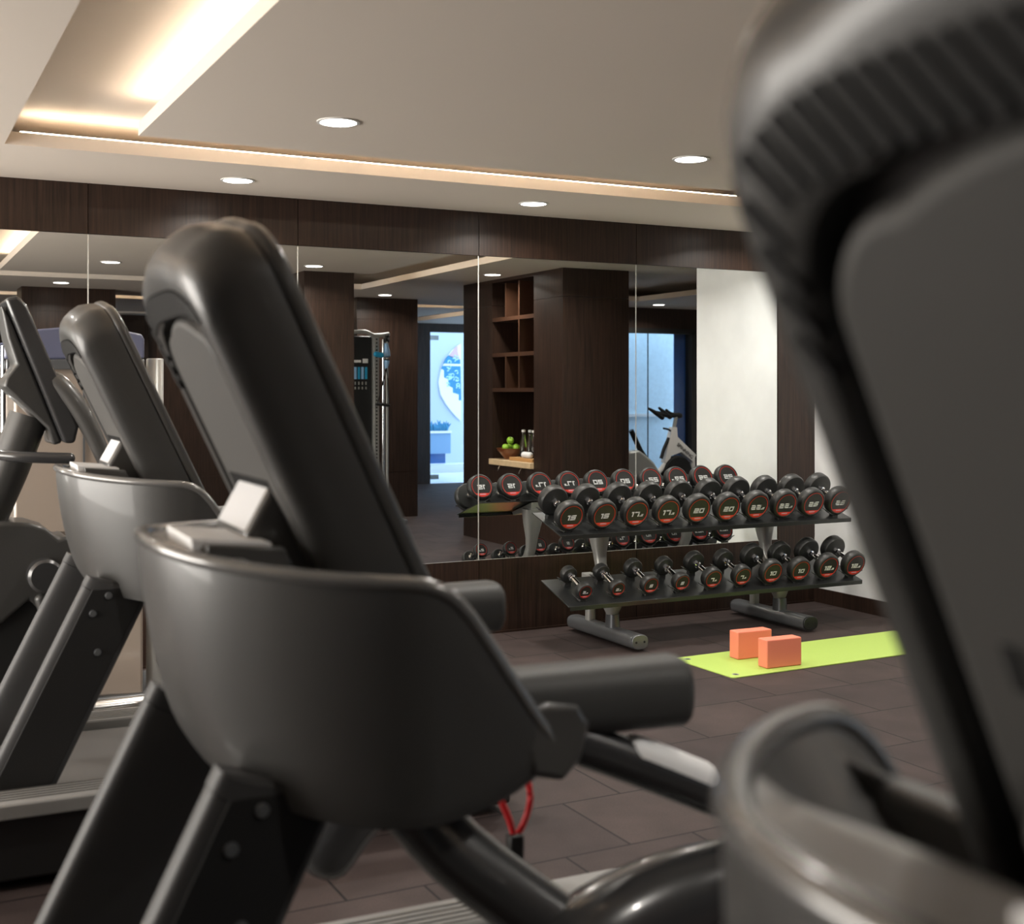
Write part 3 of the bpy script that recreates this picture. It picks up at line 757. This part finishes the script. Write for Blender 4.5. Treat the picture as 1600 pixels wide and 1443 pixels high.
for nm, ((ya, za), (yb, zb)) in shelves.items():
    d = Vector((0, yb - ya, zb - za)).normalized(); nrm = Vector((0, -d.z, d.y)); frames[nm] = (Vector((0, ya, za)), d, nrm, math.atan2(zb - za, yb - ya))
    bm = NB()
    a = Vector((0, ya, za)); b2 = Vector((0, yb, zb)); tk = 0.006
    pr = [a, b2, b2 + nrm * 0.0 - nrm * tk, a - nrm * tk]
    add_prism(bm, [(p.y, p.z) for p in pr], lambda p: Vector((SLX0, p[0], p[1])), lambda p: Vector((SLX1, p[0], p[1])))
    lip = [(ya, za), (ya + 0.006, za + 0.002), (ya + 0.008, za - 0.022), (ya + 0.002, za - 0.024)]
    add_prism(bm, lip, lambda p: Vector((SLX0 + .01, p[0], p[1])), lambda p: Vector((SLX1, p[0], p[1])))
    robj('shelf', bm, 'shelfm', bevel=0.0015)
def saddle(r, xc, o, d, nrm, s0, w_=0.032, lift=0.0):
    """curved cradle plate hugging the underside of one head; s0 distance along the shelf slope"""
    bm = NB(); rc = r + 0.003; zc = r + 0.014 + lift
    pts = []; n = 12; amax = R(48)
    for k in range(n + 1):
        a = -amax + 2 * amax * k / n
        pts.append((rc * math.sin(a), zc - rc * math.cos(a)))
    ext = 0.022
    pts = [(pts[0][0] - ext, pts[0][1] + 0.009)] + pts + [(pts[-1][0] + ext, pts[-1][1] + 0.009)]
    low = [(x, z - 0.005) for x, z in reversed(pts)]
    poly = pts + low
    def f(off): return lambda p: o + Vector((xc + p[0], 0, 0)) + d * (s0 + off) + nrm * p[1]
    add_prism(bm, poly, f(-w_ / 2), f(w_ / 2))
    add_prism(bm, [(-0.022, -0.001), (0.022, -0.001), (0.018, 0.012 + lift), (-0.018, 0.012 + lift)], f(-w_ / 2), f(w_ / 2))
    return bm
protos = {}
rubber_pos = {}
for shelf, wl in (('top', TOP), ('bottom', BOT)):
    o_, d_, n_, ang = frames[shelf]
    for i, w_ in enumerate(wl):
        xc = (3.325 + 0.2085 * i) if shelf == 'top' else (3.372 + 0.2075 * i)
        if w_ not in protos:
            pr, hl, yi = make_dumbbell(w_); protos[w_] = (pr, hl, yi); t = pr
        else:
            pr, hl, yi = protos[w_]; t = copy_tree(pr)
        mid = 0.150
        t.location = o_ + Vector((xc, 0, 0)) + d_ * mid + n_ * (0.014 + 0.0075)
        t.rotation_euler = (ang + R(4.2), 0, 0)
        side = 'left' if i % 2 == 0 else 'right'
        t['label'] = 'rubber dumbbell marked %s, %s from the left on the %s shelf' % (w_, ORD[i], 'upper' if shelf == 'top' else 'lower')
        t['group'] = 'dumbbells on the %s shelf' % ('upper' if shelf == 'top' else 'lower')
        r = RAD[w_]
        for s in (-1, 1):
            robj('cradle', saddle(r, xc, o_, d_, n_, mid + s * (yi + hl / 2), lift=0.0075 + s * 0.0073), 'cradle', bevel=0.001)
for fx in (3.66, 4.84):
    # floor foot
    y0, y1 = 5.60, 6.28
    bm = add_tube(NB(), [(fx, y0, 0.052), (fx, y1, 0.052)], 0.052, 32, ry=0.040, power=0.75); ft = robj('foot', bm, 'foot', smooth=40)
    for ya, yb in ((y0 - 0.012, y0), (y1, y1 + 0.012)):
        bm = add_tube(NB(), [(fx, ya, 0.052), (fx, yb, 0.052)], 0.051, 32, ry=0.039, power=0.75)
        for v in bm.verts: v.co -= RO
        obj('end_cap', bm, 'silver_dark' if fx < 4 else 'black', ft, smooth=40, bevel=0.003)
        if ya < 6:
            bm = NB()
            for dx in (-0.026, 0.026): add_lathe(bm, [(0.0, -0.002), (0.006, -0.002), (0.006, 0.001)], 'Y', 10, (fx + dx - RO.x, ya - RO.y, 0.052))
            obj('cap_screw', bm, 'matte', ft)
    def post(pts, rx, ry, name, m='silver'):
        """pts (y,z,scale_x)"""
        rings = []
        P3 = [Vector((fx, y, z)) for y, z, s in pts]
        for i, (y, z, s) in enumerate(pts):
            tt = P3[min(i+1, len(P3)-1)] - P3[max(i-1, 0)]
            rings.append(ring_pts(P3[i], tt, Vector((0, 1, 0)), rx * s, ry * (s if s > 1 else 1), 24, 0.7))
        robj(name, add_loft(NB(), rings), m, smooth=45)
    post([(6.11, 0.088, 1), (6.11, 0.31, 1)], 0.027, 0.026, 'rear_post')
    post([(5.87, 0.085, 1.1), (5.87, 0.160, 1.0)], 0.032, 0.040, 'post_boot', 'silver_dark')
    post([(5.87, 0.158, 1.0), (5.87, 0.20, 1.55), (5.88, 0.245, 1.95), (5.90, 0.285, 1.7), (5.96, 0.36, 1.0), (5.995, 0.42, 1.0), (6.005, 0.48, 1.15), (6.015, 0.58, 1.75), (6.02, 0.668, 2.05)], 0.032, 0.028, 'main_post')
    robj('shelf_arm', prism_yz([(5.72, 0.252), (6.16, 0.30), (6.16, 0.355), (5.97, 0.345), (5.72, 0.268)], fx - 0.03, fx + 0.03), 'silver', bevel=0.003)
    robj('shelf_arm', prism_yz([(5.82, 0.61), (6.06, 0.655), (6.07, 0.712), (5.80, 0.630)], fx - 0.035, fx + 0.035), 'silver', bevel=0.003)

# ------------------------------------------------------------------ yoga mat and blocks
ym = thing('yoga_mat', 'lime green yoga mat lying on the dark floor in front of the rack', 'mat', (3.72, 4.86, 0), (0, 0, 0))
poly = [(0.015, 0), (1.57, 0.0), (1.585, 0.015), (1.585, 0.485), (1.57, 0.50), (0.015, 0.50), (0.0, 0.485), (0.0, 0.015)]
obj('mat_sheet', prism_xy(poly, 0.0, 0.006), 'mat', ym, bevel=0.0015)
for y in (0.05, 0.445): obj('corner_emblem', lathe([(0, 0.0062), (0.018, 0.0062), (0.018, 0.0068), (0.012, 0.0068), (0.011, 0.0062)], seg=20, c=(0.055, y, 0)), 'eyelet', ym)
ym.rotation_euler = (0, 0, R(1.0))
for k, (x, y, rz, lab) in enumerate([(3.985, 4.93, -2.5, 'coral foam yoga block in front, nearer the camera on the lime mat'), (3.985, 5.165, -2.5, 'coral foam yoga block behind the other one on the lime mat')]):
    o = obj('yoga_block', box(0, 0.215, 0, 0.078, 0, 0.143), 'block', loc=(x, y, 0.0068), bevel=0.006, seg=3); o.rotation_euler = (0, 0, R(rz))
    tag(o, lab, 'yoga block', 'coral yoga blocks')

# ------------------------------------------------------------------ elliptical trainer at the far left
el = thing('elliptical_trainer', 'dark elliptical trainer at the left edge, console leaning and handle arm raised', 'elliptical trainer', (0.35, 5.0, 0))
EO = Vector((0.35, 5.0, 0))
def eo(name, bm, m, **k):
    for v in bm.verts: v.co -= EO
    return obj(name, bm, m, k.pop('parent', el), **k)
Ye = 5.0
def E(px, py, dy=0.0): return P(px, py, Ye + dy)
def eprism(pix, dy0, dy1, name, m, **k):
    pts = [P(x, y, Ye) for x, y in pix]
    bm = add_prism(NB(), [(p.x, p.z) for p in pts], lambda p: Vector((p[0], Ye + dy0, p[1])), lambda p: Vector((p[0], Ye + dy1, p[1])))
    return eo(name, bm, m, **k)
eprism([(2, 470), (22, 466), (36, 482), (114, 664), (108, 690), (92, 690), (14, 500)], -0.16, 0.20, 'console', 'gloss', bevel=0.012, seg=3)
eprism([(-2, 478), (12, 500), (92, 690), (78, 694), (70, 668), (2, 604), (6, 590), (22, 570), (8, 530)], -0.10, 0.14, 'console_back', 'plastic', bevel=0.01, seg=3)
eo('console_post', tube([E(45, 650, 0.02), E(15, 730, 0.02), E(-25, 820, 0.02)], 0.072, 20), 'plastic', smooth=True)
eo('handle_arm', tube([E(72, 592, -.12), E(92, 600, -.13), E(128, 645, -.15), E(165, 720, -.15)], [0.03, 0.038, 0.036, 0.03], 16, smooth=4, round_end=True), 'plastic2', smooth=True)
eo('handlebar', tube([E(4, 711, -.1), E(40, 714, -.15), E(110, 716, -.18)], 0.021, 14, smooth=3, round_end=True), 'gloss', smooth=True)
eprism([(-60, 830), (0, 811), (40, 812), (66, 820), (86, 836), (98, 832), (110, 845), (98, 885), (90, 920), (86, 952), (62, 952), (40, 930), (0, 965), (-60, 990)], -0.12, 0.12, 'drive_cover', 'plastic', bevel=0.02, seg=4)
eprism([(-60, 985), (0, 962), (44, 925), (78, 950), (80, 990), (55, 1030), (25, 1060), (0, 1110), (-60, 1170)], -0.09, 0.09, 'crank_arm', 'black', bevel=0.01, seg=3)
p = E(62, 890); eo('pivot_hub', lathe([(0, -0.20), (0.052, -0.20), (0.062, -0.19), (0.062, -0.10)], 'Y', 30, p), 'gloss', smooth=True)
eo('link_rod', tube([E(64, 935, -.15), E(105, 1060, -.15), E(160, 1205, -.15)], 0.024, 14, round_end=True), 'plastic', smooth=True)
bm = NB()
add_tube(bm, [Vector((-0.9, 4.86, 0.12)), Vector((1.5, 4.86, 0.12))], 0.035, 14); add_tube(bm, [Vector((-0.9, 5.2, 0.12)), Vector((1.5, 5.2, 0.12))], 0.035, 14)
eo('base_rail', bm, 'steel', smooth=True)
eo('foot_bar', box(-0.2, -0.1, 4.82, 5.26, 0, 0.09), 'black', bevel=0.01); eo('foot_bar', box(1.35, 1.45, 4.82, 5.26, 0, 0.09), 'black', bevel=0.01)
bm = NB(); add_box(bm, 1.0, 1.32, 4.80, 4.93, 0.16, 0.20); eo('pedal', bm, 'rail', bevel=0.01)

# ------------------------------------------------------------------ strength machine behind it
gy = thing('strength_machine', 'strength machine with beige shrouds and a blue grey top panel at the far left', 'strength machine', (0.7, 5.75, 0))
GO = Vector((0.7, 5.75, 0)); Yg = 5.62
def gobj(name, bm, m, **k):
    for v in bm.verts: v.co -= GO
    return obj(name, bm, m, gy, **k)
def gprism(pix, y0, y1, name, m, **k):
    pts = [P(x, y, y0) for x, y in pix]
    return gobj(name, add_prism(NB(), [(p.x, p.z) for p in pts], lambda p: Vector((p[0], y0, p[1])), lambda p: Vector((p[0], y1, p[1]))), m, **k)
gprism([(8, 560), (8, 528), (60, 514), (120, 509), (180, 513), (222, 522), (226, 530), (226, 560)], Yg, Yg + 0.10, 'top_panel', 'lilac', bevel=0.008)
gprism([(22, 561), (224, 561), (224, 1085), (22, 1095)], Yg + 0.03, Yg + 0.40, 'shroud', 'shroud', bevel=0.012)
gprism([(10, 561), (226, 561), (226, 577), (10, 577)], Yg + 0.005, Yg + 0.028, 'cross_bar', 'silver_dark', bevel=0.004)
gprism([(86, 830), (168, 830), (168, 1020), (86, 1020)], Yg + 0.018, Yg + 0.028, 'shroud_window', 'shroud2')
gprism([(108, 890), (126, 890), (126, 985), (108, 985)], Yg + 0.006, Yg + 0.016, 'weight_stack', 'bronze', bevel=0.002)
gprism([(130, 600), (133, 600), (133, 1080), (130, 1080)], Yg + 0.016, Yg + 0.028, 'shroud_edge', 'silver_dark')
p = P(242, 560, Yg + 0.1); gobj('column', lathe([(0.038, 0.0), (0.038, p.z - .004), (0.034, p.z), (0, p.z)], 'Z', 28, (p.x, Yg + 0.1, 0)), 'silver', smooth=50)
p = P(6, 540, Yg + 0.05); gobj('column', lathe([(0.012, 0.0), (0.012, p.z), (0, p.z)], 'Z', 16, (p.x, Yg + 0.05, 0)), 'chrome', smooth=50)
gobj('base', box(0.55, 1.45, Yg, 6.1, 0, 0.06), 'silver_dark', bevel=0.01)

# ------------------------------------------------------------------ cable tower (in the mirror)
ct = thing('cable_tower', 'black cable tower with silver upright and blue handles, seen in the mirror', 'cable machine', (4.6, 0.45, 0))
CO = Vector((4.6, 0.45, 0)); Yc = 2 * MY - 0.62
def cobj(name, bm, m, par=None, **k):
    for v in bm.verts: v.co -= CO
    return obj(name, bm, m, par or ct, **k)
def C_(px, py, dy=0): v = Pm(px, py, Yc + dy); return v
def crect(x0, x1, y0, y1, name, m, dy0=0, dy1=0.1, par=None, **k):
    a = C_(x0, y0); b2 = C_(x1, y1); yy0, yy1 = 2*MY - (Yc + dy0), 2*MY - (Yc + dy1)
    return cobj(name, box(min(a.x, b2.x), max(a.x, b2.x), min(yy0, yy1), max(yy0, yy1), min(a.z, b2.z), max(a.z, b2.z)), m, par, **k)
bz_ = 612 + 1.4 * F / 13.1
wst = crect(546, 583, 524, 812, 'weight_tower', 'black', 0.06, 0.35, bevel=0.01)
crect(552, 566, 562, 566, 'placard_text', 'white', 0.05, 0.06, wst); crect(569, 577, 560, 567, 'placard_text', 'white', 0.05, 0.06, wst)
for i in range(5):
    x = 550 + i * 5.6
    crect(x, x + 3.6, 573, 592, 'exercise_chart', 'pblue' if i % 2 else 'cyan', 0.05, 0.06, wst)
    crect(x + .8, x + 2.6, 596, 601, 'exercise_chart', 'silver', 0.05, 0.06, wst); crect(x + .8, x + 2.6, 604, 608, 'exercise_chart', 'silver', 0.05, 0.06, wst)
up = crect(584, 592, 522, 812, 'upright_column', 'silver', 0.0, 0.12, bevel=0.004)
bm = NB()
for k in range(34):
    a = C_(588, 530 + k * 5.6, -0.002); add_box(bm, a.x - 0.008, a.x + 0.008, a.y - 0.001, a.y + 0.001, a.z - 0.008, a.z + 0.008)
cobj('peg_holes', bm, 'matte', up)
cobj('top_beam', tube([C_(548, 519), C_(570, 518), C_(584, 524), C_(606, 522)], 0.022, 12, smooth=3, round_end=True), 'silver', smooth=True)
cobj('guide_rod', tube([C_(598, 530), C_(598, 812)], 0.012, 12), 'chrome', smooth=True)
cobj('guide_rod', tube([C_(604, 530), C_(604, 812)], 0.014, 12), 'silver', smooth=True)
p = C_(603, 529); cobj('pulley', lathe([(0, -0.02), (0.045, -0.02), (0.03, 0), (0.045, 0.02), (0, 0.02)], 'X', 20, p), 'black', smooth=True)
cobj('adjuster', tube([C_(603, 538), C_(604, 556), C_(603, 575)], [0.02, 0.036, 0.016], 12, smooth=3, round_end=True), 'pblue', smooth=True)
cobj('adjuster_knob', tube([C_(586, 553, -.05), C_(596, 555, -.05)], 0.028, 12, round_end=True), 'cyan', smooth=True)
cobj('cable', tube([C_(603, 575, -.05), C_(597, 600, -.05), C_(589, 632, -.05)], 0.006, 8, smooth=4), 'matte')
cobj('cable', tube([C_(603, 575, -.05), C_(606, 600, -.05), C_(607, 632, -.05)], 0.006, 8, smooth=4), 'matte')
cobj('pull_handle', tube([C_(588, 631, -.05), C_(607, 633, -.05)], 0.016, 10, round_end=True), 'black', smooth=True)
cobj('base_plate', box(4.35, 5.0, 0.25, 0.75, 0, 0.05), 'silver_dark', bevel=0.01)

# ------------------------------------------------------------------ bikes in the bay (in the mirror)
Yk = 2 * MY - 0.85
bk = thing('spin_bike', 'white spin bike with black handlebars in front of the blue window, seen in the mirror', 'exercise bike', (8.1, 0.85, 0))
BO = Vector((8.1, 0.85, 0))
def B_(px, py, dy=0): return Pm(px, py, Yk + dy)
def bobj(name, bm, m, par=None, **k):
    for v in bm.verts: v.co -= BO
    return obj(name, bm, m, par or bk, **k)
def bpr(pix, dy0, dy1, name, m, **k):
    pts = [B_(x, y) for x, y in pix]
    return bobj(name, add_prism(NB(), [(p.x, p.z) for p in pts], lambda p: Vector((p[0], 0.85 - dy0, p[1])), lambda p: Vector((p[0], 0.85 - dy1, p[1]))), m, **k)
frm = bpr([(1048, 667), (1055, 667), (1056, 682), (1085, 710), (1080, 722), (1062, 706), (1046, 712), (1042, 723), (1035, 722)], -0.03, 0.05, 'frame', 'bwhite', bevel=0.006)
bobj('head_post', tube([B_(1056, 648), B_(1052, 668)], 0.022, 12), 'silver', smooth=True)
for (a, b2, c) in (((1013, 638), (1024, 645), (1034, 652)), ((1029, 637), (1038, 645), (1046, 651)), ((1040, 640), (1048, 647), (1062, 649))):
    bobj('handlebar', tube([B_(*a), B_(*b2), B_(*c)], [0.014, 0.026, 0.03], 12, smooth=3, round_end=True), 'black', smooth=True)
bobj('bar_joint', tube([B_(1024, 645), B_(1044, 649), B_(1060, 648)], 0.028, 12), 'black', smooth=True)
bobj('brake_lever', tube([B_(1036, 669), B_(1044, 671), B_(1050, 676)], 0.012, 10, smooth=3, round_end=True), 'black', smooth=True)
bobj('side_post', tube([B_(1044, 684), B_(1036, 702), B_(1032, 716)], 0.022, 10), 'black', smooth=True)
p = B_(1056, 738); bobj('flywheel', lathe([(0, -0.05), (0.18, -0.05), (0.20, -0.03), (0.20, 0.03), (0.18, 0.05), (0, 0.05)], 'Y', 40, p), 'matte', smooth=40)
bobj('base_bar', box(7.7, 7.78, 0.6, 1.1, 0, 0.08), 'black', bevel=0.01); bobj('base_bar', box(8.6, 8.68, 0.6, 1.1, 0, 0.08), 'black', bevel=0.01)
bobj('base_bar', box(7.7, 8.68, 0.82, 0.88, 0.08, 0.14), 'bwhite', bevel=0.01)
q1 = B_(1040, 722); bobj('leg', tube([q1, Vector((7.78, 0.85, 0.12))], 0.03, 12), 'bwhite', smooth=True)
q2 = B_(1081, 716); bobj('leg', tube([q2, Vector((8.6, 0.85, 0.12))], 0.03, 12), 'bwhite', smooth=True)
# lettering along the frame, on the side that faces the mirror
cu = bpy.data.curves.new('lettering', 'FONT'); cu.body = 'SPINNING'; cu.size = 0.075; cu.extrude = 0.001
co = bpy.data.objects.new('lettering_curve', cu); COL.objects.link(co)
bpy.context.view_layer.update()
me = bpy.data.meshes.new_from_object(co.evaluated_get(bpy.context.evaluated_depsgraph_get()))
bpy.data.objects.remove(co)
me.materials.clear(); me.materials.append(M['black'])
lt = bpy.data.objects.new('lettering', me); COL.objects.link(lt); lt.parent = frm
s0, s1 = B_(1053.5, 695) - BO, B_(1077, 716.5) - BO
dirv = (s1 - s0).normalized(); dirv.y = 0
ln = (s1 - s0).length; wd = max(v.co.x for v in me.vertices)
k = ln / wd; upv = Vector((-dirv.z, 0, dirv.x))
for v in me.vertices: v.co = s0 + dirv * v.co.x * k + upv * v.co.y * k * 1.0 + Vector((0, 0.037 + v.co.z, 0))
rb = thing('upright_bike', 'grey exercise bike with rounded shroud left of the white bike, seen in the mirror', 'exercise bike', (7.2, 1.5, 0))
Yk2 = 2 * MY - 1.5
def r_(px, py): return Pm(px, py, Yk2)
def rob(name, bm, m, **k):
    for v in bm.verts: v.co -= Vector((7.2, 1.5, 0))
    return obj(name, bm, m, rb, **k)
pts = [r_(x, y) for x, y in [(960, 760), (975, 705), (992, 702), (1003, 710), (1016, 722), (1030, 745), (1035, 790), (960, 790)]]
rob('shroud', add_prism(NB(), [(p.x, p.z) for p in pts], lambda p: Vector((p[0], 1.42, p[1])), lambda p: Vector((p[0], 1.58, p[1]))), 'silver', bevel=0.03, seg=4)
rob('console_post', tube([r_(1012, 722), r_(1000, 704), r_(985, 672)], 0.028, 12), 'black', smooth=True)
rob('base_bar', box(6.7, 7.7, 1.46, 1.54, 0.0, 0.09), 'black', bevel=0.01)
rob('body_post', box(7.1, 7.35, 1.46, 1.54, 0.09, 0.5), 'plastic2', bevel=0.02)
